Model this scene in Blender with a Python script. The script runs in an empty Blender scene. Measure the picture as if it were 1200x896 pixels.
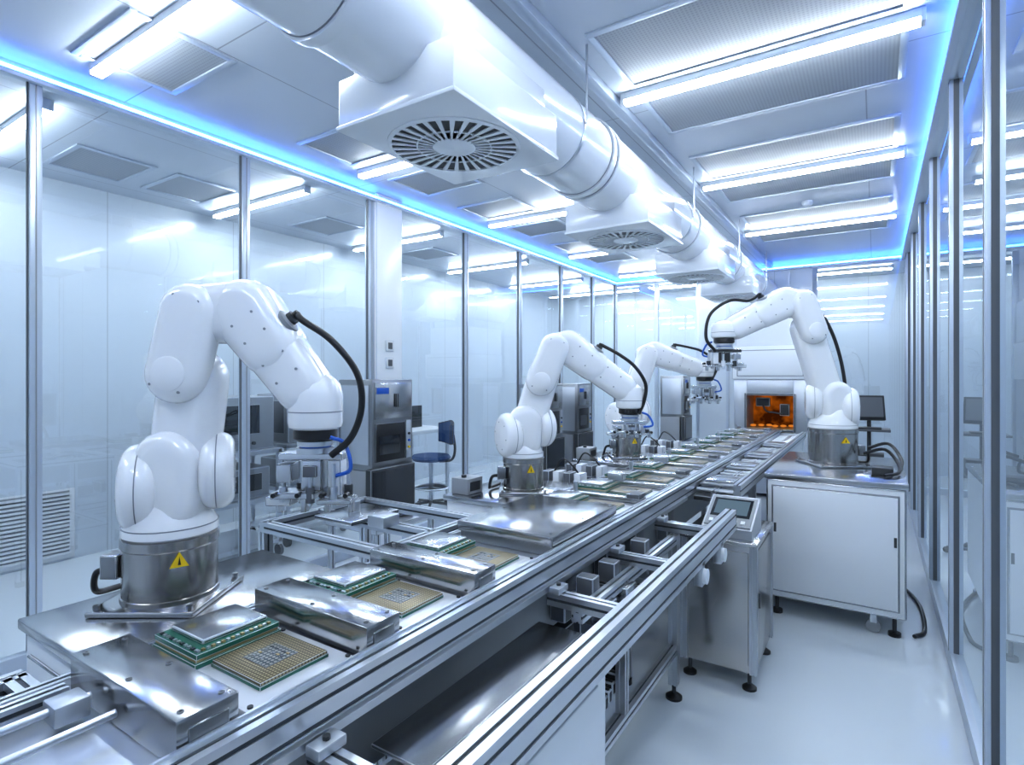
import bpy, bmesh, math, random
from mathutils import Vector, Matrix
random.seed(4)
scene = bpy.context.scene
H = 3.28

# ------------------------------------------------------------------ materials
MATS = {}
def nodes_of(name):
    m = bpy.data.materials.new(name); m.use_nodes = True
    nt = m.node_tree; nt.nodes.clear()
    out = nt.nodes.new('ShaderNodeOutputMaterial')
    return m, nt, out
def pbsdf(name, col, rough=0.4, metal=0.0, coat=0.0, var=0.0, vscale=(3,3,3), cvar=0.0):
    m, nt, out = nodes_of(name)
    b = nt.nodes.new('ShaderNodeBsdfPrincipled')
    b.inputs['Base Color'].default_value = (*col, 1)
    b.inputs['Roughness'].default_value = rough
    b.inputs['Metallic'].default_value = metal
    b.inputs['Coat Weight'].default_value = coat
    b.inputs['Coat Roughness'].default_value = 0.08
    nt.links.new(b.outputs[0], out.inputs[0])
    tc = nt.nodes.new('ShaderNodeTexCoord')
    mp = nt.nodes.new('ShaderNodeMapping'); mp.inputs['Scale'].default_value = vscale
    nz = nt.nodes.new('ShaderNodeTexNoise'); nz.inputs['Scale'].default_value = 1.0; nz.inputs['Detail'].default_value = 3
    nt.links.new(tc.outputs['Object'], mp.inputs[0]); nt.links.new(mp.outputs[0], nz.inputs['Vector'])
    mr = nt.nodes.new('ShaderNodeMapRange')
    mr.inputs['To Min'].default_value = max(0, rough - var); mr.inputs['To Max'].default_value = rough + var
    nt.links.new(nz.outputs['Fac'], mr.inputs['Value']); nt.links.new(mr.outputs[0], b.inputs['Roughness'])
    if cvar > 0:
        mx = nt.nodes.new('ShaderNodeMix'); mx.data_type = 'RGBA'
        mx.inputs[6].default_value = (*[c*(1-cvar) for c in col], 1); mx.inputs[7].default_value = (*[min(1, c*(1+cvar)) for c in col], 1)
        nt.links.new(nz.outputs['Fac'], mx.inputs[0]); nt.links.new(mx.outputs[2], b.inputs['Base Color'])
    MATS[name] = m
    return m
def emis(name, col, st):
    m, nt, out = nodes_of(name)
    e = nt.nodes.new('ShaderNodeEmission'); e.inputs[0].default_value = (*col, 1); e.inputs[1].default_value = st
    nt.links.new(e.outputs[0], out.inputs[0]); MATS[name] = m; return m
def mth(nt, op, a, b=None, c=None):
    n = nt.nodes.new('ShaderNodeMath'); n.operation = op
    for i, x in enumerate((a, b, c)):
        if x is None: continue
        if isinstance(x, (int, float)): n.inputs[i].default_value = x
        else: nt.links.new(x, n.inputs[i])
    return n.outputs[0]
def panelmat(name, base, line, axes, rough=0.35, lw=0.006, coat=0.0, spec=None):
    """flat panels with seams; axes = [(axis, pitch, offset)...]"""
    m, nt, out = nodes_of(name)
    b = nt.nodes.new('ShaderNodeBsdfPrincipled'); b.inputs['Roughness'].default_value = rough
    b.inputs['Coat Weight'].default_value = coat
    nt.links.new(b.outputs[0], out.inputs[0])
    tc = nt.nodes.new('ShaderNodeTexCoord'); sx = nt.nodes.new('ShaderNodeSeparateXYZ')
    nt.links.new(tc.outputs['Object'], sx.inputs[0])
    fac = None
    for ax, pitch, off in axes:
        v = mth(nt, 'ADD', sx.outputs[ax], off + 100 * pitch)
        v = mth(nt, 'MODULO', v, pitch)
        v = mth(nt, 'LESS_THAN', v, lw)
        fac = v if fac is None else mth(nt, 'MAXIMUM', fac, v)
    nz = nt.nodes.new('ShaderNodeTexNoise'); nz.inputs['Scale'].default_value = 1.3
    nt.links.new(tc.outputs['Object'], nz.inputs['Vector'])
    mx0 = nt.nodes.new('ShaderNodeMix'); mx0.data_type = 'RGBA'
    mx0.inputs[6].default_value = (*base, 1); mx0.inputs[7].default_value = (*[c * 0.95 for c in base], 1)
    nt.links.new(nz.outputs['Fac'], mx0.inputs[0])
    mx = nt.nodes.new('ShaderNodeMix'); mx.data_type = 'RGBA'
    mx.inputs[7].default_value = (*line, 1)
    nt.links.new(mx0.outputs[2], mx.inputs[6])
    nt.links.new(fac, mx.inputs[0]); nt.links.new(mx.outputs[2], b.inputs['Base Color'])
    MATS[name] = m; return m
def dotmat(name, base, dot, pitch, rad, ax=(0, 1), rough=0.5, metal=0.0, center=None):
    m, nt, out = nodes_of(name)
    b = nt.nodes.new('ShaderNodeBsdfPrincipled'); b.inputs['Roughness'].default_value = rough; b.inputs['Metallic'].default_value = metal
    nt.links.new(b.outputs[0], out.inputs[0])
    tc = nt.nodes.new('ShaderNodeTexCoord'); sx = nt.nodes.new('ShaderNodeSeparateXYZ')
    nt.links.new(tc.outputs['Object'], sx.inputs[0])
    sq = []
    for a in ax:
        v = mth(nt, 'MULTIPLY', mth(nt, 'ADD', sx.outputs[a], 100 * pitch), 1 / pitch)
        v = mth(nt, 'SUBTRACT', mth(nt, 'FRACT', v), 0.5)
        sq.append(mth(nt, 'MULTIPLY', v, v))
    d = mth(nt, 'LESS_THAN', mth(nt, 'ADD', sq[0], sq[1]), rad * rad)
    mx = nt.nodes.new('ShaderNodeMix'); mx.data_type = 'RGBA'
    mx.inputs[6].default_value = (*base, 1); mx.inputs[7].default_value = (*dot, 1)
    nt.links.new(d, mx.inputs[0]); nt.links.new(mx.outputs[2], b.inputs['Base Color'])
    MATS[name] = m; return m
def glassmat(name, tint, base, grow):
    m, nt, out = nodes_of(name)
    tr = nt.nodes.new('ShaderNodeBsdfTransparent'); tr.inputs[0].default_value = (*tint, 1)
    gl = nt.nodes.new('ShaderNodeBsdfGlossy'); gl.inputs[0].default_value = (0.93, 0.97, 1, 1); gl.inputs[1].default_value = 0.0
    lw = nt.nodes.new('ShaderNodeLayerWeight'); lw.inputs[0].default_value = 0.5
    f = mth(nt, 'POWER', lw.outputs['Facing'], 4.0)
    f = mth(nt, 'MULTIPLY_ADD', f, grow, base)
    mx = nt.nodes.new('ShaderNodeMixShader')
    nt.links.new(f, mx.inputs[0]); nt.links.new(tr.outputs[0], mx.inputs[1]); nt.links.new(gl.outputs[0], mx.inputs[2])
    nt.links.new(mx.outputs[0], out.inputs[0]); MATS[name] = m; return m

pbsdf('robot_white', (0.85, 0.86, 0.87), 0.2, coat=0.5, var=0.03)
pbsdf('duct_white', (0.76, 0.79, 0.82), 0.16, coat=0.3, var=0.03)
pbsdf('white_paint', (0.74, 0.77, 0.80), 0.3, var=0.05)
pbsdf('white_matte', (0.70, 0.73, 0.76), 0.5)
pbsdf('steel', (0.52, 0.525, 0.53), 0.19, 1.0, var=0.015, vscale=(3, 500, 500), cvar=0.02)
pbsdf('steel_v', (0.47, 0.46, 0.45), 0.22, 1.0, var=0.015, vscale=(2, 2, 500), cvar=0.02)
pbsdf('steel_dark', (0.32, 0.33, 0.34), 0.30, 1.0)
pbsdf('alu', (0.62, 0.65, 0.69), 0.28, 0.9)
pbsdf('alu_matte', (0.54, 0.57, 0.61), 0.40, 0.8)
pbsdf('groove', (0.07, 0.08, 0.09), 0.5, 0.5)
pbsdf('frame', (0.52, 0.58, 0.66), 0.32, 0.4)
pbsdf('seam', (0.26, 0.28, 0.31), 0.5)
pbsdf('black', (0.012, 0.013, 0.015), 0.35)
pbsdf('dark', (0.04, 0.045, 0.05), 0.4)
pbsdf('darkgrey', (0.11, 0.12, 0.135), 0.45)
pbsdf('grey', (0.28, 0.30, 0.32), 0.45)
pbsdf('screen', (0.01, 0.014, 0.02), 0.06, coat=0.6)
pbsdf('blue', (0.02, 0.12, 0.5), 0.35)
pbsdf('chairblue', (0.012, 0.05, 0.15), 0.7)
pbsdf('yellow', (0.9, 0.62, 0.02), 0.4)
pbsdf('pcb', (0.015, 0.13, 0.085), 0.35, coat=0.3)
pbsdf('gold', (0.50, 0.38, 0.20), 0.35, 0.7)
pbsdf('lid', (0.50, 0.51, 0.52), 0.24, 1.0)
pbsdf('pallet', (0.68, 0.70, 0.73), 0.35, 0.25)
pbsdf('floor_epoxy', (0.63, 0.68, 0.72), 0.08, coat=0.3, var=0.03, vscale=(1.2, 1.2, 1.2))
dotmat('pins', (0.15, 0.125, 0.075), (0.46, 0.39, 0.23), 0.0085, 0.31, rough=0.35, metal=0.3)
dotmat('die', (0.06, 0.08, 0.09), (0.34, 0.34, 0.31), 0.011, 0.34, rough=0.35)
dotmat('perf', (0.38, 0.41, 0.45), (0.30, 0.33, 0.37), 0.018, 0.30, rough=0.5)
panelmat('ceil', (0.57, 0.62, 0.69), (0.31, 0.34, 0.40), [(0, 1.4, 0.05), (1, 1.85, 0.25)], rough=0.28, lw=0.008)
panelmat('wallp', (0.64, 0.70, 0.76), (0.46, 0.51, 0.56), [(1, 1.2, 0.1), (0, 1.2, 0.1)], rough=0.22, lw=0.008, coat=0.2)
emis('lamp', (0.87, 0.94, 1.0), 62)
emis('led', (0.06, 0.23, 1.0), 19)
emis('display', (0.25, 0.38, 0.5), 0.6)
emis('ember_hot', (1.0, 0.34, 0.05), 0.75)
# glowing oven interior: amber, uneven
m, nt, out = nodes_of('ember')
e = nt.nodes.new('ShaderNodeEmission'); tc = nt.nodes.new('ShaderNodeTexCoord'); nz = nt.nodes.new('ShaderNodeTexNoise'); nz.inputs['Scale'].default_value = 7
cr_ = nt.nodes.new('ShaderNodeValToRGB'); cr_.color_ramp.elements[0].position = 0.38; cr_.color_ramp.elements[0].color = (0.10, 0.02, 0.002, 1)
cr_.color_ramp.elements[1].position = 0.66; cr_.color_ramp.elements[1].color = (0.75, 0.19, 0.012, 1)
nt.links.new(tc.outputs['Object'], nz.inputs['Vector']); nt.links.new(nz.outputs['Fac'], cr_.inputs[0]); nt.links.new(cr_.outputs[0], e.inputs[0])
e.inputs[1].default_value = 0.5; nt.links.new(e.outputs[0], out.inputs[0]); MATS['ember'] = m
glassmat('glass', (0.92, 0.955, 0.98), 0.12, 0.78)

# ------------------------------------------------------------------ mesh builder
class G:
    def __init__(s, name, M=None):
        s.name = name; s.bm = bmesh.new(); s.slots = []; s.M = M or Matrix.Identity(4); s.flat = False
    def mi(s, mat):
        if mat not in s.slots: s.slots.append(mat)
        return s.slots.index(mat)
    def add(s, verts, faces, mat):
        vs = [s.bm.verts.new(s.M @ Vector(v)) for v in verts]; i = s.mi(mat); r = []
        for f in faces:
            try:
                fc = s.bm.faces.new([vs[k] for k in f]); fc.material_index = i; r.append(fc)
            except ValueError: pass
        return vs, r
    def box(s, a, b, mat, bev=0.0, R=None):
        x0, y0, z0 = a; x1, y1, z1 = b
        v = [(x0,y0,z0),(x1,y0,z0),(x1,y1,z0),(x0,y1,z0),(x0,y0,z1),(x1,y0,z1),(x1,y1,z1),(x0,y1,z1)]
        if R is not None: v = [R @ Vector(p) for p in v]
        vs, fs = s.add(v, [(0,3,2,1),(4,5,6,7),(0,1,5,4),(1,2,6,5),(2,3,7,6),(3,0,4,7)], mat)
        if bev > 0:
            es = list({e for f in fs for e in f.edges})
            bmesh.ops.bevel(s.bm, geom=es, offset=bev, segments=2, profile=0.5, affect='EDGES', clamp_overlap=True)
        return s
    def cbox(s, c, d, mat, bev=0.0, R=None):
        return s.box([c[i]-d[i]/2 for i in range(3)], [c[i]+d[i]/2 for i in range(3)], mat, bev, R)
    def lathe(s, o, axis, prof, mat, seg=32):
        o = Vector(o); ax = Vector(axis).normalized()
        t = Vector((0,0,1)) if abs(ax.z) < 0.9 else Vector((1,0,0))
        e1 = ax.cross(t).normalized(); e2 = ax.cross(e1)
        V = []; F = []; n = len(prof)
        for r, h in prof:
            for k in range(seg):
                a = 2*math.pi*k/seg
                V.append(o + ax*h + (e1*math.cos(a)+e2*math.sin(a))*max(r, 1e-5))
        for i in range(n-1):
            for k in range(seg):
                k2 = (k+1) % seg
                F.append((i*seg+k, i*seg+k2, (i+1)*seg+k2, (i+1)*seg+k))
        if prof[0][0] > 1e-4: F.append(tuple(range(seg))[::-1])
        if prof[-1][0] > 1e-4: F.append(tuple((n-1)*seg+k for k in range(seg)))
        s.add(V, F, mat); return s
    def cyl(s, p0, p1, r, mat, seg=20, r1=None, bev=0.0):
        p0 = Vector(p0); p1 = Vector(p1); L = (p1-p0).length; r1 = r if r1 is None else r1
        if bev > 0: pr = [(r-bev,0),(r-bev*0.3,bev*0.3),(r,bev),(r1,L-bev),(r1-bev*0.3,L-bev*0.3),(r1-bev,L)]
        else: pr = [(r,0),(r1,L)]
        return s.lathe(p0, p1-p0, pr, mat, seg)
    def ball(s, c, r, mat, sc=(1,1,1), seg=20):
        V = []; F = []; n = seg//2
        for i in range(n+1):
            th = math.pi*i/n
            for k in range(seg):
                a = 2*math.pi*k/seg
                q = max(math.sin(th), 1e-4)
                V.append((c[0]+r*sc[0]*q*math.cos(a), c[1]+r*sc[1]*q*math.sin(a), c[2]+r*sc[2]*math.cos(th)))
        for i in range(n):
            for k in range(seg):
                k2 = (k+1)%seg; F.append((i*seg+k, (i+1)*seg+k, (i+1)*seg+k2, i*seg+k2))
        s.add(V, F, mat); return s
    def prism(s, pts, axis, a0, a1, mat):
        def P(p, a):
            if axis == 0: return (a, p[0], p[1])
            if axis == 1: return (p[0], a, p[1])
            return (p[0], p[1], a)
        n = len(pts)
        V = [P(p, a0) for p in pts] + [P(p, a1) for p in pts]
        F = [tuple(range(n)), tuple(range(2*n-1, n-1, -1))] + [(i, (i+1)%n, n+(i+1)%n, n+i) for i in range(n)]
        s.add(V, F, mat); return s
    def link(s, p0, r0, p1, r1, vc, w, mat, e=None, n=14):
        """rounded tapered robot link in the local x-z plane, thickness w about y=vc"""
        e = min(r0, r1, w/2)*0.45 if e is None else e
        dx, dz = p1[0]-p0[0], p1[1]-p0[1]; D = max(math.hypot(dx, dz), 1e-4); ph = math.atan2(dz, dx)
        be = math.acos(max(-1, min(1, (r0-r1)/D)))
        def outline(sh):
            o = []
            for k in range(n+1):
                a = ph-be+2*be*k/n; o.append((p1[0]+(r1-sh)*math.cos(a), p1[1]+(r1-sh)*math.sin(a)))
            for k in range(n+1):
                a = ph+be+(2*math.pi-2*be)*k/n; o.append((p0[0]+(r0-sh)*math.cos(a), p0[1]+(r0-sh)*math.sin(a)))
            return o
        rings = []
        K = 5
        for k in range(K+1):
            a = math.pi/2*k/K; rings.append((-w/2+e-e*math.cos(a), e-e*math.sin(a)))
        rings += [(-v, sh) for v, sh in rings[::-1]]
        V = []; F = []; m = 2*(n+1)
        for v, sh in rings:
            V += [(x, vc+v, z) for x, z in outline(sh)]
        for i in range(len(rings)-1):
            for k in range(m):
                k2 = (k+1)%m; F.append((i*m+k, i*m+k2, (i+1)*m+k2, (i+1)*m+k))
        F.append(tuple(range(m))); F.append(tuple((len(rings)-1)*m+k for k in range(m))[::-1])
        s.add(V, F, mat); return s
    def tube(s, pts, r, mat, seg=10, sub=8):
        P = [Vector(p) for p in pts]; Q = []
        if len(P) > 2:
            E = [P[0]*2-P[1]] + P + [P[-1]*2-P[-2]]
            for i in range(1, len(E)-2):
                a, b, c, d = E[i-1], E[i], E[i+1], E[i+2]
                for k in range(sub):
                    t = k/sub
                    Q.append(0.5*((2*b)+(c-a)*t+(2*a-5*b+4*c-d)*t*t+(3*b-a-3*c+d)*t**3))
            Q.append(P[-1])
        else: Q = P
        V = []; F = []; n = len(Q); e1 = None
        for i, q in enumerate(Q):
            tg = (Q[min(i+1, n-1)]-Q[max(i-1, 0)]).normalized()
            if e1 is None: e1 = tg.orthogonal().normalized()
            e1 = (e1 - tg*e1.dot(tg)).normalized(); e2 = tg.cross(e1)
            for k in range(seg):
                a = 2*math.pi*k/seg; V.append(q+(e1*math.cos(a)+e2*math.sin(a))*r)
        for i in range(n-1):
            for k in range(seg):
                k2 = (k+1)%seg; F.append((i*seg+k, i*seg+k2, (i+1)*seg+k2, (i+1)*seg+k))
        F.append(tuple(range(seg))); F.append(tuple((n-1)*seg+k for k in range(seg))[::-1])
        s.add(V, F, mat); return s
    def ext(s, axis, a0, a1, c, w, h, mat='alu', nw=1, nh=1):
        """aluminium T-slot extrusion along axis; c = centre in the two other axes"""
        g = 0.005; d = 0.006
        pts = []
        def side(x0, y0, x1, y1, n):
            L = math.hypot(x1-x0, y1-y0); ux, uy = (x1-x0)/L, (y1-y0)/L; nx, ny = -uy, ux
            pts.append((x0, y0))
            for k in range(n):
                m = L*(k+0.5)/n
                for q, dd in ((m-g, 0), (m-g, d), (m+g, d), (m+g, 0)):
                    pts.append((x0+ux*q+nx*dd, y0+uy*q+ny*dd))
        x0, x1, y0, y1 = c[0]-w/2, c[0]+w/2, c[1]-h/2, c[1]+h/2
        side(x0,y0,x1,y0,nw); side(x1,y0,x1,y1,nh); side(x1,y1,x0,y1,nw); side(x0,y1,x0,y0,nh)
        s.prism(pts, axis, a0, a1, mat)
        for k in range(nh):
            m = y0+h*(k+0.5)/nh
            for xx, sg in ((x0, 1), (x1, -1)):
                xa = xx+sg*(d-0.001)
                q = [(min(xa, xa-sg*0.002), m-g), (max(xa, xa-sg*0.002), m-g), (max(xa, xa-sg*0.002), m+g), (min(xa, xa-sg*0.002), m+g)]
                s.prism(q, axis, a0, a1, 'groove')
        for k in range(nw):
            m = x0+w*(k+0.5)/nw
            s.prism([(m-g, y1-d), (m+g, y1-d), (m+g, y1-d+0.002), (m-g, y1-d+0.002)], axis, a0, a1, 'groove')
        return s
    def done(s, loc=None, mesh_only=False):
        bm = s.bm
        bmesh.ops.recalc_face_normals(bm, faces=bm.faces[:])
        for f in bm.faces: f.smooth = True
        for e in bm.edges:
            if len(e.link_faces) == 2 and e.calc_face_angle(0) > 0.55: e.smooth = False
        me = bpy.data.meshes.new(s.name); bm.to_mesh(me); bm.free()
        for sl in s.slots: me.materials.append(MATS[sl])
        if mesh_only: return me
        ob = bpy.data.objects.new(s.name, me); scene.collection.objects.link(ob)
        if loc: ob.location = loc
        return ob
def inst(me, name, loc, rz=0):
    ob = bpy.data.objects.new(name, me); ob.location = loc; ob.rotation_euler = (0, 0, rz); scene.collection.objects.link(ob); return ob

# ------------------------------------------------------------------ room shell
YB = 9.45; XL = -3.9; XR = 0.37
G('floor').box((-5.9, -2.6, -0.1), (2.0, 11.2, 0), 'floor_epoxy').done()
G('ceiling').box((-5.9, -2.6, H), (2.0, 11.2, H+0.1), 'ceil').done()
G('wall_outer_left').box((-6.0, -2.6, 0), (-5.9, 11.2, H), 'wallp').done()
G('wall_outer_right').box((2.0, -2.6, 0), (2.1, 11.2, H), 'wallp').done()
G('wall_outer_back').box((-5.9, 11.2, 0), (2.0, 11.3, H), 'wallp').done()
G('wall_front').box((-5.9, -2.7, 0), (2.0, -2.6, H), 'wallp').done()

def glasswall(name, x, ys, extra=None):
    g = G(name)
    y0, y1 = -2.6, YB
    g.box((x-0.03, y0, 0), (x+0.03, y1, 0.09), 'frame', 0.004)
    g.box((x-0.035, y0, H-0.07), (x+0.035, y1, H), 'frame', 0.004)
    for y in ys:
        g.box((x-0.03, y-0.028, 0.09), (x+0.03, y+0.028, H-0.07), 'frame', 0.002)
        for dx in (-0.031, 0.031):
            g.box((x+dx-0.0015, y-0.003, 0.09), (x+dx+0.0015, y+0.003, H-0.07), 'grey')
        for dy in (-0.029, 0.029):
            g.box((x-0.012, y+dy-0.003, 0.09), (x+0.012, y+dy+0.003, H-0.07), 'darkgrey')
    if extra: extra(g)
    g.done()
ysL = [-1.3, -0.06, 1.17, 2.40, 3.62, 5.05, 6.2, 7.35, 8.45, YB-0.03]
ysR = [-1.2, 0.1, 1.4, 2.72, 3.9, 5.2, 6.5, 7.8, 9.0, YB-0.03]
def colL(g):
    g.box((XL-0.08, 3.65, 0), (XL+0.06, 3.98, H), 'white_paint', 0.004)
    for z in (1.72, 1.88):
        g.box((XL+0.06, 3.76, z-0.05), (XL+0.072, 3.86, z+0.05), 'white_matte', 0.003)
        g.box((XL+0.072, 3.785, z-0.03), (XL+0.076, 3.835, z+0.03), 'darkgrey')
glasswall('wall_left', XL, ysL, colL)
glasswall('wall_right', XR, ysR)
nwin = 0
def pane_plane(x=None, y=None, a=0, b=0):
    global nwin; nwin += 1
    g = G('window_%d' % nwin)
    if x is not None: g.add([(x,a,0.09),(x,b,0.09),(x,b,H-0.07),(x,a,H-0.07)], [(0,1,2,3)], 'glass')
    else: g.add([(a,y,0.09),(b,y,0.09),(b,y,H-0.1),(a,y,H-0.1)], [(0,1,2,3)], 'glass')
    g.done()
for i in range(len(ysL)-1):
    a, b = ysL[i]+0.028, ysL[i+1]-0.028
    if abs(ysL[i]-3.62) < 0.01: a = 3.98
    pane_plane(x=XL, a=a, b=b)
for i in range(len(ysR)-1): pane_plane(x=XR, a=ysR[i]+0.028, b=ysR[i+1]-0.028)
# back wall
g = G('wall_back')
g.box((-2.42, YB-0.05, 0), (-0.78, YB+0.05, H), 'wallp')
for a, b in ((XL, -2.42), (-0.78, XR)):
    g.box((a, YB-0.03, 0), (b, YB+0.03, 0.09), 'frame'); g.box((a, YB-0.04, H-0.1), (b, YB+0.04, H), 'frame')
for x in (-3.15, -2.45, -0.75): g.box((x-0.03, YB-0.035, 0.09), (x+0.03, YB+0.035, H-0.1), 'frame', 0.003)
for x in (-1.98, -1.52, -1.1):
    g.box((x-0.02, YB-0.062, 0), (x+0.02, YB-0.05, H-0.1), 'frame')
g.box((-1.98, YB-0.06, 2.35), (-0.8, YB-0.05, 2.4), 'frame')
g.done()
pane_plane(y=YB, a=XL, b=-3.18); pane_plane(y=YB, a=-3.12, b=-2.48); pane_plane(y=YB, a=-0.72, b=XR)

# LED cove strips
g = G('led_strip_light')
g.box((XL+0.04, -2.5, H-0.055), (XL+0.060, YB-0.06, H-0.033), 'led')
g.box((XR-0.060, -2.5, H-0.055), (XR-0.04, YB-0.06, H-0.033), 'led')
g.box((XL+0.07, YB-0.1, H-0.055), (XR-0.07, YB-0.078, H-0.033), 'led')
g.done()
g = G('trim_led')
g.box((XL+0.037, -2.5, H-0.085), (XL+0.07, YB-0.05, H-0.06), 'frame'); g.box((XR-0.07, -2.5, H-0.085), (XR-0.037, YB-0.05, H-0.06), 'frame')
g.box((XL+0.09, YB-0.12, H-0.085), (XR-0.09, YB-0.05, H-0.06), 'frame')
g.done()

# ceiling lights: batten housing with a diffuser strip underneath
def lampmesh(L):
    g = G('ceiling_light')
    g.box((-L/2, -0.03, -0.042), (L/2, 0.03, 0), 'white_paint', 0.003)
    g.box((-L/2+0.01, -0.027, -0.062), (L/2-0.01, 0.027, -0.042), 'lamp')
    for sx in (-1, 1): g.box((sx*L/2-0.01, -0.031, -0.064), (sx*L/2+0.01, 0.031, 0), 'white_matte', 0.003)
    return g.done(mesh_only=True)
lm = lampmesh(1.45); lm2 = lampmesh(1.0)
rows = [-0.5, 1.33, 3.19, 5.03, 6.95, 8.75]
for y in rows:
    if y < 8: inst(lm, 'ceiling_light', (-0.54, y, H))
    inst(lm, 'ceiling_light', (-2.82, y, H))
    inst(lm, 'ceiling_light', (-4.95, y, H))
for y in (-0.5, 1.9, 4.0, 6.1, 8.2): inst(lm2, 'ceiling_light', (1.2, y, H))
for x in (-4.5, -2.8, -0.5): inst(lm, 'ceiling_light', (x, 10.3, H))

# HEPA ceiling panels
def hepa(name, x0, x1, y0, y1, split=None):
    g = G(name); z = H
    def one(a, b):
        g.box((x0, a, z-0.012), (x1, a+0.035, z), 'frame', 0.002); g.box((x0, b-0.035, z-0.012), (x1, b, z), 'frame', 0.002)
        g.box((x0, a+0.035, z-0.012), (x0+0.035, b-0.035, z), 'frame', 0.002); g.box((x1-0.035, a+0.035, z-0.012), (x1, b-0.035, z), 'frame', 0.002)
        g.box((x0+0.035, a+0.035, z-0.004), (x1-0.035, b-0.035, z), 'perf')
    if split:
        one(y0, split-0.06); one(split+0.06, y1)
    else: one(y0, y1)
    g.done()
for y in (1.33, 3.19, 5.03, 6.95): hepa('ceiling_air_filter', -1.2, 0.14, y-0.68, y+0.68, y)
for y in (1.2, 2.55, 3.45, 4.4, 5.3, 6.3, 7.2): hepa('ceiling_air_filter', -3.5, -2.85, y, y+0.52)
for y in (0.3, 1.7, 2.4, 3.9, 5.6): hepa('ceiling_air_filter', -5.5, -4.85, y, y+0.55)
g = G('smoke_detector'); g.lathe((-0.55, 6.1, H), (0,0,-1), [(0.05,0),(0.05,0.02),(0.035,0.04),(0,0.045)], 'white_paint', 20); g.done()
g = G('ceiling_rail'); g.box((-1.36, -2.5, H-0.05), (-1.30, 9.3, H), 'frame', 0.003); g.done()

# ------------------------------------------------------------------ ventilation duct
DX, DZ, DR = -1.46, 2.88, 0.22
g = G('ventilation_duct')
g.cyl((DX, -2.4, DZ), (DX, 9.38, DZ), DR, 'duct_white', 64)
for y in (-0.6, 1.15, 2.98, 3.06, 4.85, 6.6, 8.3):
    g.lathe((DX, y, DZ), (0,1,0), [(DR,-0.025),(DR+0.012,-0.022),(DR+0.014,0),(DR+0.012,0.022),(DR,0.025)], 'duct_white', 64)
    g.lathe((DX, y, DZ), (0,1,0), [(DR+0.001,-0.029),(DR+0.003,-0.029),(DR+0.003,-0.025),(DR+0.001,-0.025)], 'seam', 64)
for y in (0.3, 2.6, 4.6, 6.4, 8.2):
    g.lathe((DX, y, DZ), (0,1,0), [(DR+0.002,-0.012),(DR+0.004,-0.012),(DR+0.004,0.012),(DR+0.002,0.012)], 'alu', 64)
    for sx in (-1, 1):
        g.cyl((DX+sx*(DR+0.01), y, DZ), (DX+sx*(DR+0.01), y, H), 0.006, 'alu', 8)
for y in (1.82, 3.72, 5.55, 7.2):
    hw = 0.285; zb = 2.55
    g.box((DX-hw, y-0.36, zb), (DX+hw, y+0.36, zb+0.19), 'duct_white', 0.006)
    g.box((DX-hw+0.04, y-0.32, zb+0.19), (DX+hw-0.04, y+0.32, zb+0.30), 'duct_white', 0.004)
    g.box((DX-hw-0.006, y-0.366, zb-0.004), (DX+hw+0.006, y+0.366, zb+0.012), 'duct_white', 0.003)
    g.box((DX-0.2, y+0.36, zb+0.06), (DX+0.2, y+0.52, zb+0.2), 'duct_white', 0.006)
    # swirl diffuser
    g.lathe((DX, y, zb-0.004), (0,0,-1), [(0.272,0),(0.272,0.004),(0.26,0.008),(0.255,0.008),(0.255,0.001)], 'duct_white', 64)
    g.cyl((DX, y, zb-0.0045), (DX, y, zb-0.006), 0.256, 'black', 64)
    g.lathe((DX, y, zb-0.006), (0,0,-1), [(0.088,0),(0.088,0.004),(0.0,0.012)], 'duct_white', 40)
    nb = 30
    for k in range(nb):
        a = 2*math.pi*k/nb; da = 2*math.pi/nb*0.20; tw = 0.12
        V = []
        for z in (zb-0.006, zb-0.011):
            for r, off in ((0.08, 0), (0.257, tw)):
                for sg in (-1, 1): V.append((DX+r*math.cos(a+off+sg*da), y+r*math.sin(a+off+sg*da), z))
        g.add(V, [(0,1,3,2),(4,5,7,6),(0,1,5,4),(2,3,7,6),(0,2,6,4),(1,3,7,5)], 'duct_white')
    g.lathe((DX, y, zb-0.006), (0,0,-1), [(0.150,0),(0.150,0.0052),(0.157,0.0052),(0.157,0)], 'duct_white', 48)
g.done()

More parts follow.
